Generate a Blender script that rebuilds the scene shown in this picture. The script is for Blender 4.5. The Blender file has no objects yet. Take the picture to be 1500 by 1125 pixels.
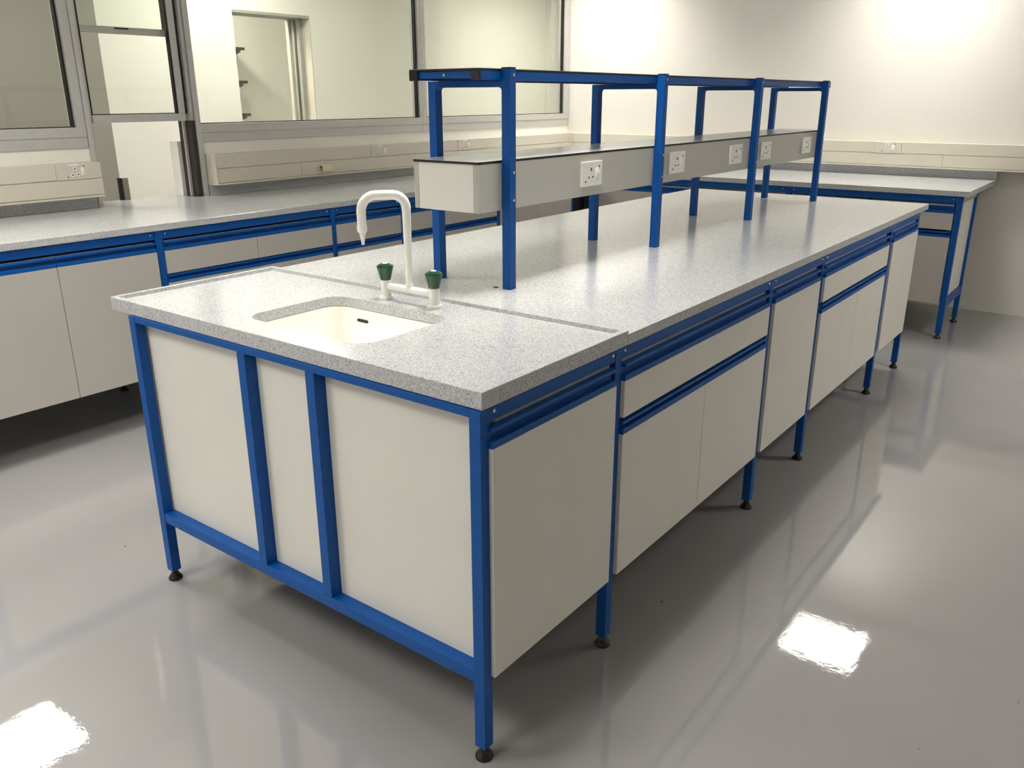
import bpy, bmesh, math, random
from mathutils import Vector, Matrix
S = bpy.context.scene
COL = S.collection
random.seed(4)

# ------------------------------------------------------------------ camera, exposure, world
cam_d = bpy.data.cameras.new('camera'); cam = bpy.data.objects.new('camera', cam_d); COL.objects.link(cam)
YAW, PIT, ROL, FPX = 0.6478, -0.3319, -0.0017, 1221.15
F = Vector((-math.sin(YAW)*math.cos(PIT), math.cos(YAW)*math.cos(PIT), math.sin(PIT)))
R0 = F.cross(Vector((0, 0, 1))).normalized(); U0 = R0.cross(F)
RR = R0*math.cos(ROL)+U0*math.sin(ROL); UU = U0*math.cos(ROL)-R0*math.sin(ROL)
cam.matrix_world = Matrix(((RR.x, UU.x, -F.x, 1.6204), (RR.y, UU.y, -F.y, -1.1849), (RR.z, UU.z, -F.z, 1.4459), (0, 0, 0, 1)))
cam_d.sensor_width = 36; cam_d.lens = FPX/1500*36; cam_d.clip_start = .05
S.camera = cam
S.view_settings.view_transform = 'Standard'; S.view_settings.look = 'None'
S.view_settings.gamma = 1; S.view_settings.exposure = 0.0
S.view_settings.use_curve_mapping = False
W = bpy.data.worlds.new('world'); S.world = W; W.use_nodes = True
W.node_tree.nodes['Background'].inputs[0].default_value = (1, .95, .86, 1)
W.node_tree.nodes['Background'].inputs[1].default_value = 0.02
LAMP = 10.0         # strength of the lab's ceiling panels
LAMP2 = 36.0        # strength of the panels in the rooms behind the glass
LAMP_W, LAMP_SPREAD = 16.0, 118   # watts and beam angle of the louvred tubes in each lab panel
LAMP_COL = (1.0, .965, .885, 1)

# ------------------------------------------------------------------ materials
def mat(name, col, rough=.5, metal=0, **kw):
    m = bpy.data.materials.new(name); m.use_nodes = True
    b = m.node_tree.nodes['Principled BSDF']
    b.inputs['Base Color'].default_value = (*col, 1); b.inputs['Roughness'].default_value = rough
    b.inputs['Metallic'].default_value = metal
    for k, v in kw.items(): b.inputs[k].default_value = v
    return m
def nt(m): return m.node_tree.nodes, m.node_tree.links, m.node_tree.nodes['Principled BSDF']
def ramp(N, stops, interp='LINEAR'):
    r = N.new('ShaderNodeValToRGB'); cr = r.color_ramp; cr.interpolation = interp
    while len(cr.elements) < len(stops): cr.elements.new(.5)
    for e, (p, c) in zip(cr.elements, stops): e.position = p; e.color = (*c, 1)
    return r
def noise(N, L, scale, detail=2, rough=.5):
    tc = N.new('ShaderNodeTexCoord'); n = N.new('ShaderNodeTexNoise')
    n.inputs['Scale'].default_value = scale; n.inputs['Detail'].default_value = detail; n.inputs['Roughness'].default_value = rough
    L.new(tc.outputs['Object'], n.inputs['Vector']); return n
def subtle(m, col, amt=.04, scale=6):
    N, L, b = nt(m); n = noise(N, L, scale, 3)
    r = ramp(N, [(.3, tuple(c*(1-amt) for c in col)), (.7, tuple(min(1, c*(1+amt)) for c in col))])
    L.new(n.outputs['Fac'], r.inputs['Fac']); L.new(r.outputs['Color'], b.inputs['Base Color']); return m

def pmat(name, col, rough=.5, amt=.04, scale=6, **kw): return subtle(mat(name, col, rough, **kw), col, amt, scale)
M = {}
M['wall'] = pmat('wall_paint', (.70, .68, .635), .6, .02, 2)
M['white_wall'] = pmat('left_wall_surface', (.86, .84, .79), .55, .02, 2)  # paler tone, used on the left wall alone
M['ceil'] = pmat('ceiling_paint', (.82, .80, .76), .8, .02, 2)
M['next_wall'] = pmat('next_room_paint', (.80, .79, .725), .6, .02, 2)
M['grey_wall'] = pmat('grey_wall_surface', (.30, .285, .25), .6, .03, 2)  # darker grey tone for the near stretch of wall beyond the glass
M['blue'] = pmat('blue_powder_coat', (.001, .080, .335), .42, .05, 40, **{'Specular IOR Level': .28})
M['lam'] = pmat('pale_grey_laminate', (.74, .725, .67), .45, .015, 8)
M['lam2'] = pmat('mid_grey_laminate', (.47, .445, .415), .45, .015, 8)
M['carc'] = pmat('carcass_laminate', (.50, .485, .44), .5, .02, 8)
M['grey_lam'] = pmat('light_grey_laminate', (.50, .495, .46), .45, .015, 8)
M['strip'] = pmat('grey_edge_strip', (.46, .45, .42), .4, .02, 8)
M['black'] = pmat('black_edge', (.008, .007, .006), .45, .1, 30)
M['black_pl'] = pmat('black_plastic', (.010, .010, .010), .25, .1, 30)
M['slot'] = pmat('dark_slot', (.02, .018, .014), .6, .1, 30)
M['white_pl'] = pmat('white_plastic', (.87, .86, .82), .3, .01, 20)
M['cream_pl'] = pmat('cream_plastic', (.72, .68, .50), .4, .02, 20)
M['trunk'] = pmat('trunking_pvc', (.63, .59, .50), .45, .02, 5)
M['green'] = pmat('green_knob_plastic', (.002, .055, .018), .22, .1, 60)
M['enam'] = pmat('white_enamel', (.84, .83, .79), .12, .01, 20)
M['basin'] = pmat('cream_ceramic', (.97, .965, .90), .18, .01, 10)
M['alu'] = pmat('satin_aluminium', (.56, .55, .53), .42, .03, 25, metal=.35)
M['alu_in'] = pmat('dark_track', (.035, .030, .025), .5, .1, 25)
M['chrome'] = pmat('screw_steel', (.6, .6, .58), .25, .05, 80, metal=1)
M['gasket'] = pmat('black_gasket', (.008, .008, .008), .5, .1, 30)
M['doorframe'] = pmat('grey_door_frame', (.36, .36, .31), .5, .03, 8)
M['doorreveal'] = pmat('beige_reveal', (.62, .58, .49), .5, .03, 8)
M['shelfdark'] = pmat('dark_shelf_edge', (.07, .06, .05), .5, .05, 12)
M['shelfgrey'] = pmat('grey_shelf_bracket', (.48, .45, .40), .5, .05, 12)
M['block_grey'] = pmat('grey_block', (.25, .23, .19), .5, .05, 30)
M['lid'] = pmat('grey_compact_laminate', (.56, .57, .60), .22, .02, 10)

def worktop_mat():
    m = mat('speckled_grey_worktop', (.55, .55, .54), .26); N, L, b = nt(m)
    tc = N.new('ShaderNodeTexCoord'); v = N.new('ShaderNodeTexVoronoi'); v.inputs['Scale'].default_value = 480
    L.new(tc.outputs['Object'], v.inputs['Vector'])
    sp = N.new('ShaderNodeSeparateColor'); L.new(v.outputs['Color'], sp.inputs[0])
    r = ramp(N, [(0, (.26, .255, .26)), (.14, (.38, .375, .375)), (.32, (.49, .49, .49)), (.62, (.56, .56, .56)), (.9, (.66, .66, .66))])
    L.new(sp.outputs[0], r.inputs['Fac'])
    n = noise(N, L, 5, 3); rr = ramp(N, [(.3, (.92, .94, .985)), (.7, (.97, .985, 1.0))])
    L.new(n.outputs['Fac'], rr.inputs['Fac'])
    mx = N.new('ShaderNodeMix'); mx.data_type = 'RGBA'; mx.blend_type = 'MULTIPLY'; mx.inputs[0].default_value = 1
    L.new(r.outputs['Color'], mx.inputs[6]); L.new(rr.outputs['Color'], mx.inputs[7]); L.new(mx.outputs[2], b.inputs['Base Color'])
    n2 = noise(N, L, 9, 4); r2 = ramp(N, [(.3, (.165,)*3), (.75, (.19,)*3)])
    L.new(n2.outputs['Fac'], r2.inputs['Fac']); L.new(r2.outputs['Color'], b.inputs['Roughness'])
    return m
M['top'] = worktop_mat()

def floor_mat():
    m = mat('grey_epoxy_floor', (.36, .35, .345), .04); N, L, b = nt(m)
    b.inputs['Specular IOR Level'].default_value = .5; b.inputs['IOR'].default_value = 1.85
    n = noise(N, L, 1.3, 4, .55); r = ramp(N, [(.3, (.290, .283, .290)), (.7, (.320, .312, .315))])
    L.new(n.outputs['Fac'], r.inputs['Fac'])
    # small specks of dirt and scuffs
    tc = N.new('ShaderNodeTexCoord'); v = N.new('ShaderNodeTexVoronoi'); v.inputs['Scale'].default_value = 6.5
    v.inputs['Randomness'].default_value = 1
    n3 = noise(N, L, 30, 2)
    md = N.new('ShaderNodeMix'); md.data_type = 'RGBA'; md.inputs[0].default_value = .03
    L.new(tc.outputs['Object'], md.inputs[6]); L.new(n3.outputs['Color'], md.inputs[7]); L.new(md.outputs[2], v.inputs['Vector'])
    rs = ramp(N, [(.022, (.22, .22, .22)), (.034, (1, 1, 1))]); L.new(v.outputs['Distance'], rs.inputs['Fac'])
    sp = N.new('ShaderNodeSeparateColor'); L.new(v.outputs['Color'], sp.inputs[0])
    th = N.new('ShaderNodeMath'); th.operation = 'LESS_THAN'; th.inputs[1].default_value = .45; L.new(sp.outputs[0], th.inputs[0])
    mx = N.new('ShaderNodeMix'); mx.data_type = 'RGBA'; mx.blend_type = 'MULTIPLY'
    L.new(th.outputs[0], mx.inputs[0]); L.new(r.outputs['Color'], mx.inputs[6]); L.new(rs.outputs['Color'], mx.inputs[7])
    L.new(mx.outputs[2], b.inputs['Base Color'])
    nb = noise(N, L, 26, 5, .6); nb2 = noise(N, L, 1.6, 2)
    ad = N.new('ShaderNodeMath'); ad.operation = 'MULTIPLY_ADD'; ad.inputs[1].default_value = 3
    L.new(nb2.outputs['Fac'], ad.inputs[0]); L.new(nb.outputs['Fac'], ad.inputs[2])
    bp = N.new('ShaderNodeBump'); bp.inputs['Strength'].default_value = .010; bp.inputs['Distance'].default_value = .02
    L.new(ad.outputs[0], bp.inputs['Height']); L.new(bp.outputs['Normal'], b.inputs['Normal'])
    n4 = noise(N, L, 3, 4); r4 = ramp(N, [(.35, (.0,)*3), (.7, (.012,)*3)]); L.new(n4.outputs['Fac'], r4.inputs['Fac']); L.new(r4.outputs['Color'], b.inputs['Roughness'])
    return m
M['floor'] = floor_mat()

def glass_mat(name, tint):
    m = bpy.data.materials.new(name); m.use_nodes = True; N = m.node_tree.nodes; L = m.node_tree.links; N.clear()
    o = N.new('ShaderNodeOutputMaterial'); mix = N.new('ShaderNodeMixShader'); t = N.new('ShaderNodeBsdfTransparent'); g = N.new('ShaderNodeBsdfGlossy')
    fr = N.new('ShaderNodeFresnel'); fr.inputs['IOR'].default_value = 1.45; g.inputs['Roughness'].default_value = .01
    t.inputs['Color'].default_value = (*tint, 1); g.inputs['Color'].default_value = (.95, .97, .95, 1)
    
    ge = N.new('ShaderNodeNewGeometry'); bk = N.new('ShaderNodeMath'); bk.operation = 'SUBTRACT'; bk.inputs[0].default_value = 1
    ml = N.new('ShaderNodeMath'); ml.operation = 'MULTIPLY'; L.new(ge.outputs['Backfacing'], bk.inputs[1]); L.new(fr.outputs[0], ml.inputs[0]); L.new(bk.outputs[0], ml.inputs[1])
    L.new(ml.outputs[0], mix.inputs[0]); L.new(t.outputs[0], mix.inputs[1]); L.new(g.outputs[0], mix.inputs[2]); L.new(mix.outputs[0], o.inputs[0])
    return m
M['glass'] = glass_mat('window_glass', (.96, .975, .95))
def emit(name, col, st):
    m = bpy.data.materials.new(name); m.use_nodes = True; N = m.node_tree.nodes; L = m.node_tree.links; N.clear()
    o = N.new('ShaderNodeOutputMaterial'); e = N.new('ShaderNodeEmission'); e.inputs[0].default_value = col; e.inputs[1].default_value = st
    L.new(e.outputs[0], o.inputs[0]); return m
M['lamp'] = emit('lamp_diffuser', LAMP_COL, LAMP)
M['lamp3'] = emit('store_lamp_diffuser', LAMP_COL, LAMP2*1.4)
M['lamp2'] = emit('next_room_lamp_diffuser', LAMP_COL, LAMP2)

# ------------------------------------------------------------------ mesh helpers
class B:
    def __init__(s): s.bm = bmesh.new()
    def box(s, x0, x1, y0, y1, z0, z1, bev=0):
        t = bmesh.new(); bmesh.ops.create_cube(t, size=1)
        for v in t.verts: v.co = Vector(((x0+x1)/2+v.co.x*(x1-x0), (y0+y1)/2+v.co.y*(y1-y0), (z0+z1)/2+v.co.z*(z1-z0)))
        if bev: bmesh.ops.bevel(t, geom=t.edges[:], offset=bev, segments=2, affect='EDGES', profile=.6)
        return s.add(t)
    def add(s, t, mx=None):
        if mx is not None: bmesh.ops.transform(t, matrix=mx, verts=t.verts)
        me = bpy.data.meshes.new('tmp'); t.to_mesh(me); t.free(); s.bm.from_mesh(me); bpy.data.meshes.remove(me); return s
    def loft(s, loops, cap0=True, cap1=True, close=True):
        t = bmesh.new(); rs = [[t.verts.new(p) for p in l] for l in loops]
        n = len(rs[0])
        for a, b in zip(rs, rs[1:]):
            for i in range(n if close else n-1):
                j = (i+1) % n; t.faces.new((a[i], a[j], b[j], b[i]))
        if cap0: t.faces.new(rs[0][::-1])
        if cap1: t.faces.new(rs[-1])
        bmesh.ops.recalc_face_normals(t, faces=t.faces[:]); return s.add(t)
    def prism(s, poly, axis, a, b, bev=0):
        # poly: list of 2D points in the plane of the two other axes, in axis order
        def p(u, v, w):
            return {'x': (w, u, v), 'y': (u, w, v), 'z': (u, v, w)}[axis]
        t = bmesh.new(); l0 = [t.verts.new(p(u, v, a)) for u, v in poly]; l1 = [t.verts.new(p(u, v, b)) for u, v in poly]
        n = len(poly)
        for i in range(n): t.faces.new((l0[i], l0[(i+1) % n], l1[(i+1) % n], l1[i]))
        t.faces.new(l0[::-1]); t.faces.new(l1); bmesh.ops.recalc_face_normals(t, faces=t.faces[:])
        if bev: bmesh.ops.bevel(t, geom=t.edges[:], offset=bev, segments=1, affect='EDGES')
        return s.add(t)
    def lathe(s, prof, c=(0, 0, 0), n=20, axis='z'):
        loops = []
        for r, h in prof:
            l = []
            for i in range(n):
                a = 2*math.pi*i/n; u, v = r*math.cos(a), r*math.sin(a)
                l.append({'z': (c[0]+u, c[1]+v, c[2]+h), 'x': (c[0]+h, c[1]+u, c[2]+v), 'y': (c[0]+u, c[1]+h, c[2]+v)}[axis])
            loops.append(l)
        return s.loft(loops)
    def tube(s, pts, rad, n=16):
        pts = [Vector(p) for p in pts]; loops = []; side = None
        for i, p in enumerate(pts):
            d = (pts[min(i+1, len(pts)-1)]-pts[max(i-1, 0)]).normalized()
            if side is None:
                side = d.orthogonal().normalized()
            side = (side-d*side.dot(d)).normalized(); up = d.cross(side)
            r = rad[i] if isinstance(rad, (list, tuple)) else rad
            loops.append([p+(side*math.cos(2*math.pi*k/n)+up*math.sin(2*math.pi*k/n))*r for k in range(n)])
        return s.loft(loops)
    def mesh(s, name, m, smooth=False):
        me = bpy.data.meshes.new(name); s.bm.to_mesh(me); s.bm.free(); me.materials.append(m)
        if smooth:
            for p in me.polygons: p.use_smooth = True
            me.set_sharp_from_angle(angle=math.radians(40))
        return me
    def build(s, name, m, parent=None, smooth=False):
        o = bpy.data.objects.new(name, s.mesh(name, m, smooth)); COL.objects.link(o)
        if parent is not None: par(o, parent)
        return o
def wpos(o):
    v = o.location.copy(); p = o.parent
    while p: v = v+p.location; p = p.parent
    return v
def par(o, p):
    # geometry is in world coordinates when the root was made with thing(world=True): cancel the root's location
    o.parent = p
    root = p
    while root.parent: root = root.parent
    if p is root and root.get('_w'): o.location = -root.location
def thing(name, label, cat, loc=(0, 0, 0), rz=0, group=None, world=False):
    o = bpy.data.objects.new(name, None); COL.objects.link(o); o.location = loc; o.rotation_euler = (0, 0, rz); o.empty_display_size = .05
    o['label'] = label; o['category'] = cat
    if group: o['group'] = group
    if world: o['_w'] = 1
    return o
def tag(o, label, cat, group=None):
    o['label'] = label; o['category'] = cat
    if group: o['group'] = group
    return o
def struct(o): o['kind'] = 'structure'; return o
def child_mesh(name, me, parent):
    o = bpy.data.objects.new(name, me); COL.objects.link(o); o.parent = parent; return o
def dup(root, loc, rz, label, group=None):
    r = root.copy(); COL.objects.link(r); r.location = loc; r.rotation_euler = (0, 0, rz); r['label'] = label
    if group: r['group'] = group
    def rec(a, b):
        for ch in a.children:
            c = ch.copy(); COL.objects.link(c); c.parent = b; rec(ch, c)
    rec(root, r); return r
def rrect(x0, x1, y0, y1, r, z, k=6):
    out = []
    for cx, cy, a0 in ((x1-r, y0+r, -90), (x1-r, y1-r, 0), (x0+r, y1-r, 90), (x0+r, y0+r, 180)):
        for i in range(k+1):
            a = math.radians(a0+90*i/k); out.append((cx+r*math.cos(a), cy+r*math.sin(a), z))
    return out

# ------------------------------------------------------------------ the room
CAMX, CAMY, CAMZ, K = 1.6204, -1.1849, 1.4459, .961
def kx(v): return CAMX+K*(v-CAMX)      # survey units of the two wall benches to metres
def ky(v): return CAMY+K*(v-CAMY)
def kz(v): return CAMZ+K*(v-CAMZ)
WX, WY, WYL = kx(-2.89), ky(5.645), 5.42          # left wall face, far wall face, far wall below the trunking
H = 2.70
CX = -4.6                       # wall beyond the glass
struct(B().box(-8.2, 3.4, -7.3, 10.4, -.12, 0).build('floor', M['floor']))
struct(B().box(-8.2, 3.4, -7.3, 10.4, H, H+.1).build('ceiling', M['ceil']))
wf = B(); wf.box(WX-.2, 3.2, WYL, WYL+.2, 0, .99); wf.box(WX-.2, 3.2, WY, WYL+.2, .99, H); struct(wf.build('wall_far', M['wall']))
struct(B().box(3.2, 3.35, -7.0, WYL+.2, 0, H).build('wall_right', M['wall']))
struct(B().box(WX-.2, 3.2, -7.15, -7.0, 0, H).build('wall_near', M['wall']))
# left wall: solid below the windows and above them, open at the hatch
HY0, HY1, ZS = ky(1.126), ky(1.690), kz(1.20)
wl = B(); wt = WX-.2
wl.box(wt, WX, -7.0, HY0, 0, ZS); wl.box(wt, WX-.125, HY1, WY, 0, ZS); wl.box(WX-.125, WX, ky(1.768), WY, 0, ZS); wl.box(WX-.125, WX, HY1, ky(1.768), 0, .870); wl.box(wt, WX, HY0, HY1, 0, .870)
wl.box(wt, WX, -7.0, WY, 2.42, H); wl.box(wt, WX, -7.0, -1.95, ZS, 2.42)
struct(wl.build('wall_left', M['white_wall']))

# window frames stand flush with the wall face, 4 mm proud
FX0, FX1 = WX-.06, WX+.012
def window(name, y0, y1, g0, g1, zb=kz(1.198), zt=2.46):
    y0, y1, g0, g1 = [ky(v) for v in (y0, y1, g0, g1)]; zg = kz(1.299)
    root = bpy.data.objects.new(name, None); COL.objects.link(root); root['kind'] = 'structure'; root.location = (WX, (y0+y1)/2, zb); root['_w'] = 1
    B().box(FX0, FX1-.004, y0, y1, zb, zb+.050, .002).build('sill_rail', M['alu'], root)
    B().box(FX0, FX1, y0, y1, zb+.050, zg, .002).build('bottom_rail', M['alu'], root)
    if g0 > y0+.005: B().box(FX0, FX1, y0, g0, zg, zt-.06, .002).build('side_rail', M['alu'], root)
    if y1 > g1+.005: B().box(FX0, FX1, g1, y1, zg, zt-.06, .002).build('side_rail', M['alu'], root)
    B().box(FX0, FX1, y0, y1, zt-.06, zt, .002).build('top_rail', M['alu'], root)
    gk = B(); z0, z1 = zg, zt-.06
    gk.box(WX-.03, WX-.004, g0, g0+.006, z0, z1); gk.box(WX-.03, WX-.004, g1-.010, g1, z0, z1); gk.box(WX-.03, WX-.004, g0, g1, z0, z0+.005); gk.box(WX-.03, WX-.004, g0, g1, z1-.006, z1)
    gk.build('gasket', M['gasket'], root)
    B().box(WX-.024, WX-.018, g0+.003, g1-.003, z0+.003, z1-.003).build('glass_pane', M['glass'], root)
    return root
window('window_1', -1.98, 1.094, -1.90, 1.045)
window('window_3', 1.769, 3.655, 1.769, 3.628)
window('window_4', 3.657, 5.643, 3.707, 5.563)
# hatch with two sliding sashes between the fixed panes
hw = bpy.data.objects.new('window_2', None); COL.objects.link(hw); hw['kind'] = 'structure'; hw.location = (WX, 1.35, .91); hw['_w'] = 1
TOPZ = .9115
B().box(WX-.03, WX+.016, ky(1.096), ky(1.122), TOPZ, 2.46, .002).build('jamb', M['alu'], hw)
B().box(WX-.055, WX-.012, ky(1.1225), ky(1.146), 1.012, 2.46, .002).build('track', M['alu'], hw)
B().box(WX-.085, WX-.058, ky(1.127), ky(1.137), TOPZ, 1.04, .001).build('track_slot', M['alu_in'], hw)
B().box(WX-.06, WX+.016, ky(1.735), ky(1.767), TOPZ, 2.46, .002).build('jamb', M['alu'], hw)
tk = B(); tk.box(WX-.115, WX+.008, ky(1.708), ky(1.734), TOPZ, kz(1.318)); tk.build('track', M['alu_in'], hw)
for xa, xb in ((WX-.058, WX-.046),):
    B().box(xa, xb, ky(1.692), ky(1.7075), TOPZ, 2.46, .001).build('track_rib', M['alu'], hw)
B().box(WX-.12, WX+.012, ky(1.096), ky(1.767), 2.461, 2.50).build('head_rail', M['alu'], hw)
B().box(WX-.115, WX+.004, ky(1.712), ky(1.7315), kz(1.319), 2.46, .001).build('track', M['alu'], hw)
B().box(WX-.110, WX-.012, ky(1.6905), ky(1.706), kz(1.358), 2.46, .001).build('track_seal', M['gasket'], hw)
# lower sash (raised)
B().box(WX-.036, WX-.006, ky(1.147), ky(1.690), kz(1.318), kz(1.357), .002).build('sash_rail', M['alu'], hw)
gs = B(); gs.box(WX-.032, WX-.012, ky(1.147), ky(1.155), kz(1.358), 2.44); gs.box(WX-.032, WX-.012, ky(1.642), ky(1.650), kz(1.358), 2.44); gs.box(WX-.032, WX-.012, ky(1.155), ky(1.642), kz(1.358), kz(1.363))
gs.build('sash_gasket', M['gasket'], hw)
B().box(WX-.030, WX-.006, ky(1.651), ky(1.690), kz(1.358), 2.44, .002).build('sash_stile', M['alu'], hw)
B().box(WX-.024, WX-.019, ky(1.156), ky(1.641), kz(1.364), 2.44).build('glass_pane', M['glass'], hw)
# upper sash behind
ur = B().box(WX-.080, WX-.050, ky(1.147), ky(1.690), kz(1.765), kz(1.800), .002).build('sash_rail', M['alu'], hw)
B().box(WX-.0495, WX-.046, ky(1.36), ky(1.44), kz(1.788), kz(1.796), .001).build('finger_pull', M['black'], hw)
B().box(WX-.078, WX-.052, ky(1.655), ky(1.690), kz(1.801), 2.44, .002).build('sash_stile', M['gasket'], hw)
B().box(WX-.068, WX-.062, ky(1.150), ky(1.655), kz(1.80), 2.44).build('glass_pane', M['glass'], hw)

# rooms behind the glass
DY0, DY1, DZ = 3.30, 4.10, 2.118
nb = B(); nb.box(CX-.25, CX, 2.16, DY0, 0, H); nb.box(CX-.25, CX, DY1, 5.83, 0, H); nb.box(CX-.25, CX, DY0, DY1, DZ, H)
struct(nb.build('wall_beyond', M['next_wall']))
struct(B().box(CX-.25, CX, -4.2, 2.159, 0, H).build('wall_beyond_grey', M['grey_wall']))
struct(B().box(-5.2, -5.0, 5.83, 8.29, 0, H).build('wall_recess_back', M['next_wall']))
struct(B().box(-6.15, -6.0, 1.5, 5.5, 0, H).build('wall_store_back', M['next_wall']))
struct(B().box(-6.0, CX-.25, 5.3, 5.42, 0, H).build('wall_store_side', M['next_wall']))
struct(B().box(-6.0, CX-.25, 1.5, 1.62, 0, H).build('wall_store_front', M['next_wall']))
struct(B().box(-5.2, WX-.2, 8.29, 8.45, 0, H).build('wall_corridor_end', M['next_wall']))
struct(B().box(WX-.2, WX-.05, WYL+.2, 8.29, 0, H).build('wall_corridor_side', M['next_wall']))
struct(B().box(CX-.25, WX-.2, -4.2, -4.05, 0, H).build('wall_corridor_near', M['next_wall']))
dr = bpy.data.objects.new('door_1', None); COL.objects.link(dr); dr['kind'] = 'structure'; dr.location = (CX, 3.7, 0); dr['_w'] = 1
B().box(CX-.255, CX+.002, DY1-.012, DY1-.001, 0, DZ-.002).build('door_lining', M['doorreveal'], dr)
B().box(CX-.255, CX+.002, DY0, DY1-.013, DZ-.022, DZ-.001).build('door_head', M['doorframe'], dr)
B().box(CX-.20, CX-.10, DY1-.050, DY1-.013, 0, DZ-.023, .003).build('door_stop', M['doorframe'], dr)
B().box(CX-.255, CX-.215, DY1-.07, DY1-.013, 0, DZ-.023, .003).build('door_stop', M['doorreveal'], dr)
B().box(CX-.165, CX-.140, DY1-.056, DY1-.0505, 0, DZ-.03, .001).build('door_seal', M['shelfdark'], dr)

# ------------------------------------------------------------------ ceiling lights
def light(loc, label, m, group):
    t = thing('ceiling_light', label, 'light', loc, 0, group)
    f = B()
    for a in ((-.30, -.28, -.30, .30), (.28, .30, -.30, .30), (-.28, .28, -.30, -.28), (-.28, .28, .28, .30)): f.box(a[0], a[1], a[2], a[3], -.012, 0)
    child_mesh('frame', f.mesh('frame', M['white_pl']), t)
    child_mesh('diffuser', B().box(-.28, .28, -.28, .28, -.008, -.002).mesh('diffuser', m), t)
    if m is M['lamp']:
        d = bpy.data.lights.new('tube_light', 'AREA'); d.shape = 'SQUARE'; d.size = .54; d.energy = LAMP_W; d.spread = math.radians(LAMP_SPREAD); d.color = LAMP_COL[:3]
        o = bpy.data.objects.new('tube_light', d); COL.objects.link(o); o.parent = t; o.location = (0, 0, -.0135)
    return t
Lg = 'square ceiling panels of the laboratory'
for x, y, w in ((.20, 4.82, 'mirrored in the floor right of the long bench'), (-2.2, 4.82, 'above the corner of the two wall benches'),
                (2.4, 3.2, 'right of the far wall bench, out of frame'),
                (.2, .95, 'above the middle of the island bench'), (-.9, -1.5, 'added over the open floor to brighten the sink end'), (-1.45, .0, 'added to brighten the open floor left of the sink end'),  # both sink-end panels are unseen, added to brighten end panels and left floor
                (.2, -1.9, 'behind the viewer, in line with the island'), (-2.2, -3.6, 'behind the viewer, in line with the left bench'),
                (.2, -5.9, 'added far behind the viewer in the middle row'), (-2.2, -5.9, 'added far behind the viewer in the left row')):  # unseen rear row, added for more light from the viewer's side
    light((x, y, H), 'square glowing ceiling panel '+w, M['lamp'], Lg)
for x, y, w in ((-3.75, .45, 'mirrored in the floor at lower left'), (-3.75, 3.1, 'beyond the large window'), (-3.7, 7.1, 'beyond the window next to the far wall'),
                (-5.4, 3.2, 'above the wall shelves through the doorway')):
    light((x, y, H), 'square glowing ceiling panel '+w, M['lamp3'] if x < -4.9 else M['lamp2'], 'square ceiling panels behind the glass')

# ------------------------------------------------------------------ base cabinets
# local axes: fronts face +X (front plane x=0), width along +Y from 0, z is world height
def handle_mesh(y0, y1, z0, z1):
    p = [(0, z0), (0, z0+.015), (-.016, z0+.015), (-.016, z1-.008), (0, z1-.008), (0, z1), (-.0245, z1), (-.0245, z0)]
    return B().prism(p, 'y', y0, y1, .0006).mesh('handle', M['blue'])
def cabinet(label, loc, rz, w, kind, z, splits, depth=.58, group=None, inset=.004, lam='lam'):
    """kind: one string per row from the top, e.g. ['D'] or ['d1','D2']; z: dict of heights"""
    t = thing('base_cabinet', label, 'cabinet', loc, rz, group)
    bd = B(); a, c, lo, hi, th = inset, w-.004, z['bot'], z['top'], .016
    bd.box(-depth, -.020, a, a+th, lo, hi, .001); bd.box(-depth, -.020, c-th, c, lo, hi, .001)          # sides
    bd.box(-depth, -.020, a+th, c-th, lo, lo+th); bd.box(-depth, -depth+th, a+th, c-th, lo+th, hi)       # bottom, back
    bd.box(-.10, -.020, a+th, c-th, hi-.018, hi)                                                        # front top strip
    child_mesh('body', bd.mesh('body', M['carc']), t)
    rows = [('drawer', z['f1'], z['dbot'], z['h0'], z['h1'])] if kind.startswith('drawer') else [('door', z['f1'], z['fb'], z['h0'], z['h1'])]
    if kind.startswith('drawer'): rows.append(('door', z['mf'], z['fb'], z['m0'], z['m1']))
    nsp = {'door': splits if kind == 'door' else splits[-1], 'drawer': splits[0] if kind != 'door' else None}
    for name, zt, zb, h0, h1 in rows:
        cuts = [0]+list(nsp[name])+[w]
        for a, b in zip(cuts, cuts[1:]):
            a2 = a+(.0012 if a else 0); b2 = b-(.0012 if b < w else 0)
            d = child_mesh(name, B().box(-.018, 0, a2, b2, zb, zt, .0008).mesh(name, M[lam]), t)
            child_mesh('handle', handle_mesh(a2, b2, h0, h1), d)
    return t
ZI = dict(bot=.232, top=.829, f1=.7755, h0=.776, h1=.820, fb=.224, dbot=.678, mf=.6315, m0=.632, m1=.667)
ZL = dict(bot=.232, top=.833, f1=.7905, h0=.791, h1=.832, fb=.228, dbot=.687, mf=.6445, m0=.645, m1=.682)
FXI = .661
cabinet('pale grey single-door cabinet under the sink, at the near end of the island', (FXI, .019, 0), 0, .489, 'door', ZI, [], inset=.033, depth=.42)
cabinet('pale grey island cabinet with one wide drawer over two doors', (FXI, .550, 0), 0, .975, 'drawer', ZI, ([], [.492]))
cabinet('pale grey single-door cabinet in the middle of the island', (FXI, 1.574, 0), 0, .478, 'door', ZI, [])
cabinet('pale grey island cabinet with two small drawers over two doors', (FXI, 2.112, 0), 0, .955, 'drawer', ZI, ([.5], [.5]))
cabinet('pale grey single-door cabinet at the far end of the island', (FXI, 3.142, 0), 0, .503, 'door', ZI, [])

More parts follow.
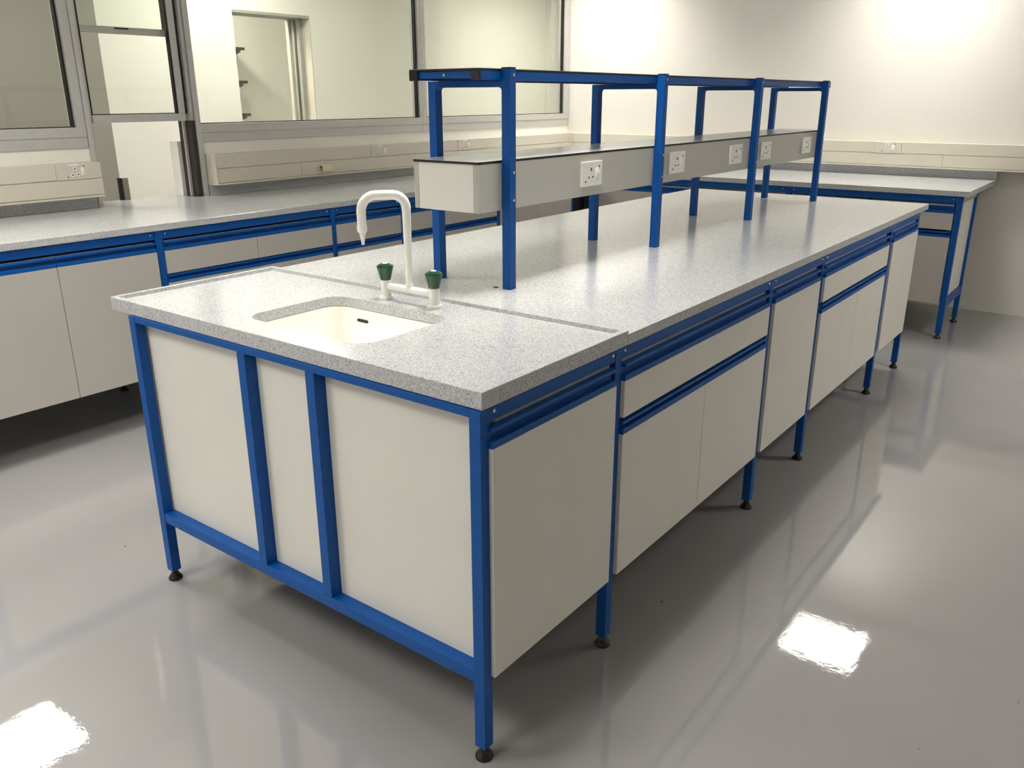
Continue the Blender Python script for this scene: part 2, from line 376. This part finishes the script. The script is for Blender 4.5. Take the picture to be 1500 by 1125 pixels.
FXL = kx(-2.028)
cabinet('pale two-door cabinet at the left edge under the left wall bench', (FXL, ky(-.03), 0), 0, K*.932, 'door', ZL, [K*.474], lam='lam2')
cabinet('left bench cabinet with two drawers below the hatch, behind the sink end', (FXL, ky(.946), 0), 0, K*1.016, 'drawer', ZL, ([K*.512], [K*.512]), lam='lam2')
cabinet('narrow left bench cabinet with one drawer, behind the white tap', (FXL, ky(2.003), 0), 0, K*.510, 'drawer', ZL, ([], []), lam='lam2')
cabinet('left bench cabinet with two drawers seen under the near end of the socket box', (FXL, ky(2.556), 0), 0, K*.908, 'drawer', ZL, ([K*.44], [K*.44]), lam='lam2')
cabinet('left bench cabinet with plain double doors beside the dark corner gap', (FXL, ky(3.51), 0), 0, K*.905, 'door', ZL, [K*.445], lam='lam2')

FYR = 4.452
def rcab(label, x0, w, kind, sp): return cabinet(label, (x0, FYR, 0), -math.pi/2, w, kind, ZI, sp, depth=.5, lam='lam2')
rcab('grey drawer-and-door cabinet at the right end of the far wall bench', .195, .485, 'drawer', ([], []))
rcab('grey drawer-and-door cabinet of the far wall bench hidden behind the island end', -.305, .485, 'drawer', ([], []))
rcab('grey far wall bench cabinet at the inner corner, seen under the socket box', -1.88, .905, 'door', [.45])

# ------------------------------------------------------------------ bench frames
def foot(x, y, zt, leg):
    b = B(); b.lathe([(.0045, zt-.002), (.0045, .014), (.0045, .010)], (x, y, 0), 10)
    b.lathe([(.009, .030), (.010, .026), (.013, .018), (.019, .010), (.0215, .006), (.0215, .001), (.020, 0)], (x, y, 0), 18)
    o = b.build('levelling_foot', M['black_pl'], None, True); o.parent = leg; o['label'] = 'black plastic foot'
def leg(x0, y0, a, zt, root, zb=.034, x1=None):
    l = B().box(x0, x0+a, y0, y0+a, zb, zt, .0015).build('leg', M['blue'], root)
    foot(x0+a/2, y0+a/2, zb, l); return l
def screw(x, y, z, ax, parent):
    r = [(.0046, 0), (.0046, .0012), (.003, .0028)]
    b = B()
    if ax == 'x': b.lathe(r, (x, y, z), 10, 'x')
    else: b.lathe([(q, -h) for q, h in r], (x, y, z), 10, 'y')
    o = b.build('screw', M['chrome'], None, True); o.parent = parent; o['label'] = 'steel screw head'
A = .030
fr = thing('bench_frame', 'blue steel frame of the island bench with black levelling feet', 'frame', (0, 1.8, 0), world=True)
PY = [-.006, .518, 1.5415, 2.093, 3.117, 3.660]
ZU = .8615
for i, y in enumerate(PY):
    leg(.620, y, A, ZU-.001, fr); leg(-.640, y, A, ZU-.001, fr)
for a, b in zip(PY, PY[1:]):
    r = B().box(.629, .649, a+A+.0005, b-.0005, .8315, ZU-.001, .001).build('apron_rail', M['blue'], fr)
    screw(.649, a+A+.014, .851, 'x', r); screw(.649, b-.014, .851, 'x', r)
    B().box(-.639, -.620, a+A+.0005, b-.0005, .8315, ZU-.001, .001).build('apron_rail', M['blue'], fr)
    B().box(-.632, -.616, a+A+.001, b-.001, .226, .835, .0006).build('side_panel', M['lam'], fr)
y0 = PY[0]
B().box(-.6095, .6195, y0+.001, y0+A, .843, ZU-.001, .001).build('top_rail', M['blue'], fr)
B().box(-.6095, .6195, y0+.001, y0+.040, .209, .240, .0015).build('bottom_rail', M['blue'], fr)
B().box(-.140, -.109, y0+.001, y0+.040, .2405, .8425, .0015).build('upright', M['blue'], fr)
B().box(.121, .152, y0+.001, y0+.040, .2405, .8425, .0015).build('upright', M['blue'], fr)
for a, b in ((-.6095, -.1405), (-.1085, .1205), (.1525, .6195)):
    B().box(a, b, y0+.0345, y0+.0405, .2405, .8405, .0005).build('end_panel', M['lam'], fr)
B().box(-.6095, .6195, PY[5], PY[5]+A, .843, ZU-.001, .001).build('top_rail', M['blue'], fr)
B().box(-.6095, .6195, PY[5], PY[5]+A, .209, .240, .0015).build('bottom_rail', M['blue'], fr)
B().box(-.6095, .6195, PY[5]+.004, PY[5]+.020, .2405, .8425, .0005).build('back_panel', M['lam'], fr)
B().box(-.02, .0, PY[0]+.6, PY[5]-.005, .24, ZU-.002, .0005).build('centre_panel', M['lam'], fr)

# island worktops
XL, XR, YF, YS, ZM = -.7375, .650, 3.870, .576, .890
def top_slab(x0, x1, y0, y1, z0, z1): return B().box(x0, x1, y0, y1, z0, z1, .002)
mt = top_slab(XL, XR, YS+.001, YF, ZU, ZM).build('worktop', M['top'])
tag(mt, 'long speckled grey worktop of the island carrying the blue shelf rack', 'worktop')
HX0, HX1, HYa, HYb, HR = -.262, .197, .113, .437, .055
def sink_top():
    bm = bmesh.new(); zt, zb = .8900, ZU
    outer = [(XL, 0), (XR, 0), (XR, YS), (XL, YS)]
    hole = [(p[0], p[1]) for p in rrect(HX0, HX1, HYa, HYb, HR, 0, 8)]
    def sheet(z, inset):
        o = [bm.verts.new((x, y, z)) for x, y in outer]; h = [bm.verts.new((x, y, z)) for x, y in hole]
        es = [bm.edges.new((l[i], l[(i+1) % len(l)])) for l in (o, h) for i in range(len(l))]
        bmesh.ops.triangle_fill(bm, use_beauty=True, use_dissolve=False, edges=es); return o, h
    o1, h1 = sheet(zt, 0); o0, h0 = sheet(zb, 0)
    for a, b in ((o1, o0), (h1, h0)):
        n = len(a)
        for i in range(n): bm.faces.new((a[i], a[(i+1) % n], b[(i+1) % n], b[i]))
    bmesh.ops.recalc_face_normals(bm, faces=bm.faces[:])
    sharp = [e for e in bm.edges if e.calc_face_angle(0) > 1.0]
    bmesh.ops.bevel(bm, geom=sharp, offset=.0015, segments=2, affect='EDGES')
    b = B(); b.add(bm)
    return b
st = sink_top()
zl = .9000
def ring(b, x0, x1, y0, y1, w, s, z0, z1):
    # raised drip rim: flat top w wide, sloping in over s
    def rect(d, z): return [(x0+d, y0+d, z), (x1-d, y0+d, z), (x1-d, y1-d, z), (x0+d, y1-d, z)]
    b.loft([rect(.0002, z0-.004), rect(.0002, z1-.0012), rect(.0014, z1), rect(w, z1), rect(w+s, z0), rect(w+s, z0-.003)], False, False)
ring(st, XL, XR, 0, YS, .016, .002, .8900, zl)
sk = st.build('sink_worktop', M['top'])
tag(sk, 'speckled grey end worktop with raised rim around the cut-out sink', 'worktop')

bs = thing('sink_basin', 'cream undermounted sink basin with rounded corners', 'sink', ((HX0+HX1)/2, (HYa+HYb)/2, .70), world=True)
def basin():
    L = []
    o = .012
    def rr(d, z, r): return rrect(HX0+d, HX1-d, HYa+d, HYb-d, r, z, 8)
    L += [rr(-.02, ZU-.0008, .07), rr(.001, ZU-.0008, .055), rr(.002, ZU-.006, .055), rr(.006, .78, .055), rr(.012, .735, .055), rr(.022, .715, .05), rr(.045, .704, .04), rr(.12, .702, .03)]
    out = [rr(.115, .694, .03), rr(.04, .695, .04), rr(.012, .71, .05), rr(-.002, .735, .055), rr(-.008, ZU-.012, .055), rr(-.02, ZU-.008, .07)]
    b = B(); b.loft(out+L+[], False, False)
    t = bmesh.new(); lo = [t.verts.new(p) for p in rr(.12, .702, .03)]; t.faces.new(lo); b.add(t)
    t = bmesh.new(); lo = [t.verts.new(p) for p in rr(.115, .694, .03)]; t.faces.new(lo[::-1]); b.add(t)
    return b.build('bowl', M['basin'], bs, True)
basin()
sl = B(); cxs, zs = -.148, .829
sl.loft([[(cxs+sx*.018+.0045*math.cos(a), HYb-.0045-d, zs+.0045*math.sin(a)) for sx, aa in ((1, -90), (-1, 90)) for a in [math.radians(aa+180*i/8) for i in range(9)]] for d in (0, .0022)])
o = sl.build('overflow_slot', M['slot'], bs); o['label'] = 'dark overflow slot in the back wall of the basin'
dn = B().lathe([(.030, .7005), (.030, .7045), (.018, .7035), (.016, .7022)], (-.03, .275, 0), 24).build('drain', M['chrome'], bs, True); dn['label'] = 'steel drain'

# ------------------------------------------------------------------ mixer tap
TZ = .8901
TXa, TXb, TY = -.106, .082, .492
tp = thing('mixer_tap', 'white swan-neck laboratory tap with two green knobs beside the sink', 'tap', (-.012, TY, TZ), world=True)
for x in (TXa, TXb):
    p = B().lathe([(.0215, TZ), (.0215, TZ+.006), (.0195, TZ+.009), (.0148, TZ+.010), (.0148, .944), (.0135, .946)], (x, TY, 0), 28).build('pillar', M['enam'], tp, True)
    kb = B(); n = 8; loops = []
    for r, z in ((.0150, .9465), (.0165, .951), (.0250, .985), (.0240, .988), (.012, .9935)):
        loops.append([(x+r*(1.0 if k % 2 == 0 else .955)*math.cos(math.pi*2*k/16+.2), TY+r*(1.0 if k % 2 == 0 else .955)*math.sin(math.pi*2*k/16+.2), z) for k in range(16)])
    kb.loft(loops); k = kb.build('knob', M['green'], None); k.parent = p; k['label'] = 'dark green faceted knob'
    cp = B().lathe([(.008, .9936), (.0075, .9950), (.004, .9955)], (x, TY, 0), 14).build('index_cap', M['white_pl'], None, True); cp.parent = p
zb_ = .929
B().tube([(TXa+.013, TY, zb_), (TXa+.018, TY, zb_), (TXb-.018, TY, zb_), (TXb-.013, TY, zb_)], [.0085, .0105, .0105, .0105], 20).build('bridge', M['enam'], tp, True)
RX = -.012
B().lathe([(.0118, zb_+.004), (.0118, .946), (.0105, .948)], (RX, TY, 0), 20).build('riser_collar', M['enam'], tp, True)
dx, dy = -.098-RX, .405-TY; reach = math.hypot(dx, dy); dx /= reach; dy /= reach
pts = [(0, .946), (0, 1.03), (0, 1.10), (0, 1.150)]; zc = 1.1935; r1, r2 = .036, .042
pts += [(r1-r1*math.cos(a), zc-r1+r1*math.sin(a)) for a in [math.radians(d) for d in range(0, 91, 15)]]
pts += [(reach-r2+r2*math.sin(a), zc-r2+r2*math.cos(a)) for a in [math.radians(d) for d in range(0, 91, 15)]]
pts += [(reach, 1.115)]
rad = [.0098, .0105, .0115, .0122]+[.0130]*14+[.0125]
B().tube([(RX+dx*s, TY+dy*s, z) for s, z in pts], rad, 20).build('swan_neck', M['enam'], tp, True)
ex, ey = RX+dx*reach, TY+dy*reach
nz = B().lathe([(.0128, 1.116), (.0142, 1.110), (.0142, 1.100), (.0125, 1.094), (.009, 1.0925), (.0085, 1.085), (.0070, 1.0845), (.0070, 1.077), (.0055, 1.0765), (.0055, 1.069), (.0042, 1.0685), (.0040, 1.060), (.003, 1.0595)], (ex, ey, 0), 20)
nz.build('hose_nozzle', M['enam'], tp, True)
hp = B().lathe([(.0, 0), (.008, 0), (.008, .0012), (0, .0014)], (.057, .800, ZM), 12)
hp = hp.build('cover_plug', M['slot']); tag(hp, 'tiny dark plug on the worktop beside the first rack post', 'plug')

# ------------------------------------------------------------------ shelf rack over the island
rk = thing('shelf_rack', 'blue steel shelf rack with thin black-edged shelf standing on the island', 'rack', (-.04, 2.2, ZM), world=True)
SY = [.796, 1.731, 2.667, 3.607]
for y in SY:
    xa, xb, xc, xd = -.196, -.166, .085, .115
    zt, zb2 = 1.4895, 1.4715
    yb = y+A; f = .010
    poly = [(xa, ZM+.0002), (xb, ZM+.0002), (xb, zb2-f)]+[(xb+f-f*math.cos(a), zb2-f+f*math.sin(a)) for a in [math.radians(d) for d in (30, 60, 90)]]
    poly += [(xc-f+f*math.sin(a), zb2-f+f*math.cos(a)) for a in [math.radians(d) for d in (0, 30, 60, 90)]]
    poly += [(xc, ZM+.0002), (xd, ZM+.0002), (xd, 1.521), (xc+.0004, 1.521), (xc+.0004, zt), (xa, zt)]
    u = B().prism(poly, 'y', y, yb, .001).build('upright_frame', M['blue'], rk)
    c = B().box(xc, xd+.0005, y-.0005, yb+.0005, 1.5212, 1.5245, .001).build('post_cap', M['black_pl'], None); c.parent = u; c.location = (0, 0, 0)
    for z in (1.237, 1.157, 1.504): screw(xd, y+A-.011, z, 'x', u)
for x0 in (-.178, .0545):
    r = B().box(x0, x0+.030, .704, 3.742, 1.4905, 1.5145, .001).build('shelf_rail', M['blue'], rk)
    for ya, yb in ((.698, .705), (3.741, 3.748)):
        c = B().box(x0-.0008, x0+.0308, ya, yb, 1.4893, 1.5150, .0015).build('end_cap', M['black_pl'], None); c.parent = r; c['label'] = 'black plastic end cap'
for ya in (.706, 3.720):
    r = B().box(-.1475, .054, ya, ya+.020, 1.4955, 1.5135, .001).build('cross_rail', M['blue'], rk); 
    if ya < 1: screw(-.05, ya, 1.5045, 'y', r)
for y in SY[1:3]: B().box(-.1475, .054, y+.002, y+.022, 1.4955, 1.5135, .001).build('cross_rail', M['blue'], rk)
sb = B().box(-.180, .085, .700, 3.745, 1.5152, 1.5205, .0006).build('shelf_board', M['black'], rk)
sl2 = B().box(-.1785, .0835, .7015, 3.7435, 1.5206, 1.5212).build('shelf_surface', M['lid'], rk)

# ------------------------------------------------------------------ socket box between the posts
bx = thing('socket_box', 'grey laminate service box with black-edged lid held between the blue posts', 'box', (-.04, 2.2, 1.128), world=True)
b0, b1, bl, br = .690, 3.726, -.1655, .0845
B().box(bl+.004, br-.004, b0+.012, b1-.012, 1.130, 1.262).build('core', M['grey_lam'], bx)
B().box(br-.0038, br, b0, b1, 1.1275, 1.2635, .0006).build('side_panel', M['grey_lam'], bx)
B().box(bl, bl+.0038, b0, b1, 1.1275, 1.2635, .0006).build('side_panel', M['grey_lam'], bx)
for ya in (b0, b1-.0115):
    B().box(bl+.0175, br-.0215, ya+.001, ya+.0115, 1.1275, 1.2635, .0006).build('end_panel', M['lam'], bx)
    for xa, xb in ((bl+.004, bl+.017), (br-.021, br-.004)): B().box(xa, xb, ya, ya+.0115, 1.1275, 1.2635, .0008).build('corner_strip', M['strip'], bx)
for ya, yb in ((b0-.002, 1.7735), (1.7745, b1+.002)):
    l = B().box(bl-.0, br+.0003, ya, yb, 1.2640, 1.2705, .0006).build('lid', M['black'], bx); l['label'] = 'thin lid with black edge'
    s2 = B().box(bl+.001, br-.0008, ya+.001, yb-.0004, 1.2706, 1.2714).build('lid_surface', M['lid'], None); s2.parent = l

# ------------------------------------------------------------------ sockets (local: plate in YZ plane, facing +X, y to the viewer's right)
def socket(label, loc, rz, w, h, group, style):
    t = thing('socket_outlet', label, 'socket', loc, rz, group)
    m = M['white_pl'] if style == 'box' else M['trunk']
    th = .009 if style == 'box' else .0025
    child_mesh('plate', B().box(.0003, th, 0, w, 0, h, .0022 if style == 'box' else .0006).mesh('plate', m), t)
    def pin(y, z, ry, rz_):
        t2 = B().lathe([(1, 0), (1, .0012)], (0, 0, 0), 12, 'x')
        for v in t2.bm.verts: v.co.y *= ry; v.co.z *= rz_
        o = child_mesh('pin_hole', t2.mesh('pin_hole', M['slot']), t); o.location = (th, y*w, z*h)
    if style == 'box':
        pin(.44, .68, .0036, .0058); pin(.335, .36, .0032, .0034); pin(.535, .37, .0032, .0034)
        sw = B().prism([(th-.001, .30*h), (th+.0025, .30*h), (th+.0045, .52*h), (th+.0015, .72*h), (th-.001, .72*h)], 'y', .66*w, .81*w, .0004)
        sc = [(.18, .20), (.845, .77)]
    else:
        for y, z, r in ((.49, .68, .0055), (.41, .30, .0055), (.57, .32, .0055)):
            c = child_mesh('pin_ring', B().lathe([(.0088, 0), (.0088, .0012), (.0072, .0014)], (0, 0, 0), 16, 'x').mesh('pin_ring', M['white_pl']), t); c.location = (th, y*w, z*h)
            pc = child_mesh('pin_hole', B().lathe([(.0042, 0), (.0042, .0018)], (0, 0, 0), 10, 'x').mesh('pin_hole', M['slot']), t); pc.location = (th, y*w, z*h)
        sw = B().prism([(th-.001, .26*h), (th+.0025, .26*h), (th+.0045, .5*h), (th+.0015, .74*h), (th-.001, .74*h)], 'y', .66*w, .75*w, .0004)
        lb = child_mesh('label_strip', B().box(th, th+.0006, .33*w, .60*w, .875*h, .965*h).mesh('label_strip', M['white_pl']), t)
        sc = [(.28, .17), (.76, .82)]
    child_mesh('rocker_switch', sw.mesh('rocker_switch', M['white_pl']), t)
    for y, z in sc:
        c = child_mesh('screw', B().lathe([(.0036, 0), (.0030, .0010)], (0, 0, 0), 10, 'x').mesh('screw', M['slot']), t); c.location = (th, y*w, z*h)
    return t
Sg = 'white switched sockets along the island service box'
spots = [(1.220, 'nearest of the five'), (1.857, 'second from the near end'), (2.439, 'third from the near end'),
         (2.793, 'fourth from the near end'), (3.373, 'farthest of the five, by the last post')]
s0 = None
for y, w in spots:
    lab = 'white switched socket on the grey service box, '+w
    if s0 is None: s0 = socket(lab, (br, y, 1.159), 0, .128, .082, Sg, 'box')
    else: dup(s0, (br, y, 1.159), 0, lab)

# ------------------------------------------------------------------ left wall bench
LZ, LZU = .912, .8825
lf = thing('bench_frame', 'blue steel frame of the bench along the left wall', 'frame', (-2.2, 2.2, 0), world=True)
LX = kx(-2.040)
LP = [ky(v) for v in (-.96, -.066, .909, 1.966, 2.518, 3.470, 4.418)]
for y in LP:
    leg(LX-A, y, A+.003, LZU-.001, lf, .034); leg(-2.482, y+.025, A, LZU-.001, lf)
for a, b in zip(LP, LP[1:]):
    r = B().box(LX-.022, LX-.002, a+.0335, b-.0005, .844, LZU-.001, .001).build('apron_rail', M['blue'], lf)
    screw(LX-.002, a+.052, .866, 'x', r); screw(LX-.002, b-.019, .866, 'x', r)
B().box(LX-.034, LX-.030, LP[-1]+.036, 4.445, .235, .84, .0005).build('corner_gap_shade', M['black_pl'], lf)  # black sheet standing in for the shade inside the enclosed corner gap
lw = B(); lw.box(WX+.001, kx(-2.0325), -1.15, WY-.002, LZU, LZ, .002); lw.box(kx(-3.105), WX+.001, HY0+.002, HY1-.002, LZU, LZ-.0005, .001)
lt = lw.build('worktop', M['top']); tag(lt, 'speckled grey worktop along the left wall, running into the hatch', 'worktop')
for ya, yb in ((-1.15, ky(1.088)), (ky(1.775), WY-.004)):
    s = B().box(WX+.0012, WX+.020, ya, yb, LZ+.0003, .9715, .001).build('splashback', M['top'], None); s.parent = lt
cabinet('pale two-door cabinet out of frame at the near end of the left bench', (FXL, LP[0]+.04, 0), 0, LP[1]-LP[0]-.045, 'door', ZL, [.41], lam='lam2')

# ------------------------------------------------------------------ far wall bench
RZ, RZU = .912, .880
RX1 = .752
rf = thing('bench_frame', 'blue steel frame of the bench along the far wall, with low side rail', 'frame', (-.6, 4.7, 0), world=True)
RPX = [.684, -.356, -1.40]
for x in RPX:
    leg(x, 4.462, .034, RZU-.001, rf, .034); leg(x+.002, 4.963, A, RZU-.001, rf, .034)
for a, b in zip(RPX[1:]+[-1.886], RPX):
    r = B().box((a+.0345) if a > -1.8 else a, b-.0005, 4.463, 4.484, .836, RZU-.001, .001).build('apron_rail', M['blue'], rf)
    screw(b-.018, 4.463, .860, 'y', r)
    if a > -1.8: screw(a+.055, 4.463, .860, 'y', r)
B().box(.690, .714, 4.4965, 4.9625, .195, .252, .0015).build('side_rail', M['blue'], rf)
B().box(.690, .712, 4.4965, 4.9625, .835, RZU-.001, .0015).build('side_rail', M['strip'], rf)
B().box(.692, .700, 4.4965, 4.9625, .2525, .8345, .0008).build('end_panel', M['lam'], rf)
rt = B().box(kx(-2.0325)+.0008, RX1, 4.440, 5.345, RZU, RZ, .002).build('worktop', M['top']); tag(rt, 'speckled grey worktop along the far wall, right of the island', 'worktop')
s = B().box(kx(-2.0325)+.0008, RX1, 5.3455, 5.364, RZU, .9715, .001).build('splashback', M['top'], None); s.parent = rt
B().box(-1.86, .66, 5.02, 5.036, .20, .85).build('back_panel', M['carc'], rf)

# ------------------------------------------------------------------ cable trunking
TB, TM, TT, TP = kz(.953), kz(1.048), kz(1.129), .096
def trunk(label, side, a, b, joints_up, joints_lo, cap0=None, cap1=None):
    """side 'left': runs along y on the left wall; 'far': runs along x on the far wall"""
    base = (WX, (a+b)/2, TB) if side == 'left' else ((a+b)/2, WY, TB)
    t = thing('cable_trunking', label, 'trunking', base, world=True)
    def bar(name, d0, d1, s0, s1, z0, z1, m, bev=.001, lab=None):
        q = B()
        if side == 'left': q.box(WX+d0, WX+d1, s0, s1, z0, z1, bev)
        else: q.box(s0, s1, WY-d1, WY-d0, z0, z1, bev)
        return q.build(name, m, t)
    bar('back_channel', .001, TP-.006, a, b, TB, TT-.001, M['trunk'])
    for js, z0, z1, nm in ((joints_up, TM+.0026, TT, 'upper_cover'), (joints_lo, TB+.013, TM-.0010, 'lower_cover')):
        c = [a]+js+[b]
        for s0_, s1_ in zip(c, c[1:]): bar(nm, TP-.0058, TP, s0_+.0006, s1_-.0006, z0, z1, M['trunk'], .0015)
    bar('bottom_lip', TP-.0058, TP+.001, a, b, TB, TB+.010, M['trunk'])
    return t, bar
t1, bar1 = trunk('cream cable trunking with one socket, left of the hatch', 'left', ky(-1.9), ky(1.094), [ky(.860)], [])
t2, bar2 = trunk('long cream cable trunking from the hatch to the far corner', 'left', ky(1.786), WY-.112, [ky(3.02), ky(3.943)], [ky(2.405)])
bar2('end_cap', .001, TP+.003, ky(1.774), ky(1.7855), TB, TT+.002, M['trunk'], .004)
t3, bar3 = trunk('cream cable trunking along the far wall above the far bench', 'far', WX+.112, 3.19, [kx(-.10), kx(.085)], [kx(.37)])
cn = B(); cn.box(WX+.001, WX+.112, WY-.111, WY-.001, TB-.001, TT+.003, .004)
t4 = thing('trunking_corner', 'cream corner piece joining the two runs of cable trunking', 'trunking', (WX+.05, WY-.05, TB), world=True)
cn.build('corner_cover', M['trunk'], t4)
Tg = 'cream sockets set in the cable trunking'
tx = WX+TP
q0 = socket('cream round-pin socket in the trunking left of the hatch', (tx, ky(.868), TM+.001), 0, .172, .076, Tg, 'trunk')
dup(q0, (tx, ky(3.026), TM+.001), 0, 'cream round-pin socket in the left wall trunking below the mullion of the large window')
dup(q0, (tx, ky(3.949), TM+.001), 0, 'cream round-pin socket in the left wall trunking behind the first rack post')
dup(q0, (kx(-.098), WY-TP, TM+.001), -math.pi/2, 'cream round-pin socket in the far wall trunking right of the rack')
cb = thing('junction_box', 'small cream plastic box on the lower trunking cover behind the tap', 'box', (tx, ky(2.555), kz(.985)))
child_mesh('housing', B().box(.0005, .032, 0, .070, 0, .038, .002).mesh('housing', M['cream_pl']), cb)
child_mesh('dark_port', B().box(.006, .022, -.002, .0002, .008, .030).mesh('dark_port', M['slot']), cb)
child_mesh('cable_stub', B().lathe([(.005, 0), (.005, -.022)], (.012, 0, .016), 10, 'y').mesh('cable_stub', M['trunk']), cb)

# ------------------------------------------------------------------ small things behind the hatch and doorway
db = thing('block', 'small black and grey block standing at the back of the hatch opening', 'block', (kx(-3.085), ky(1.335), LZ))
child_mesh('black_side', B().box(-.010, .012, -.002, .016, 0, .118, .001).mesh('black_side', M['black_pl']), db)
child_mesh('grey_side', B().box(-.006, .012, .0165, .050, 0, .116, .001).mesh('grey_side', M['block_grey']), db)
for z, w in ((1.905, 'uppermost'), (1.600, 'middle'), (1.293, 'lowest')):
    s = thing('wall_shelf', 'dark-edged wall shelf through the doorway, '+w+' of three', 'shelf', (-6.0, 3.6, z), 0, 'shelves seen through the doorway', world=True)
    B().box(-5.999, -5.75, 2.3, 4.235, z-.026, z, .002).build('board', M['shelfdark'], s)
    for yy in (2.5, 4.19):
        B().prism([(-5.975, z-.027), (-5.77, z-.027), (-5.77, z-.045), (-5.975, z-.10)], 'y', yy, yy+.012).build('bracket', M['shelfgrey'], s)
for yy in (2.49, 4.36-.178):
    o = B().box(-5.999, -5.976, yy, yy+.028, .9, 2.06, .002).build('shelf_upright', M['shelfgrey'])
    tag(o, 'slim grey wall upright carrying the shelves, '+('by the right ends of the shelves' if yy > 4 else 'hidden left of the doorway'), 'upright')
for o in bpy.data.objects:
    if '_w' in o: del o['_w']
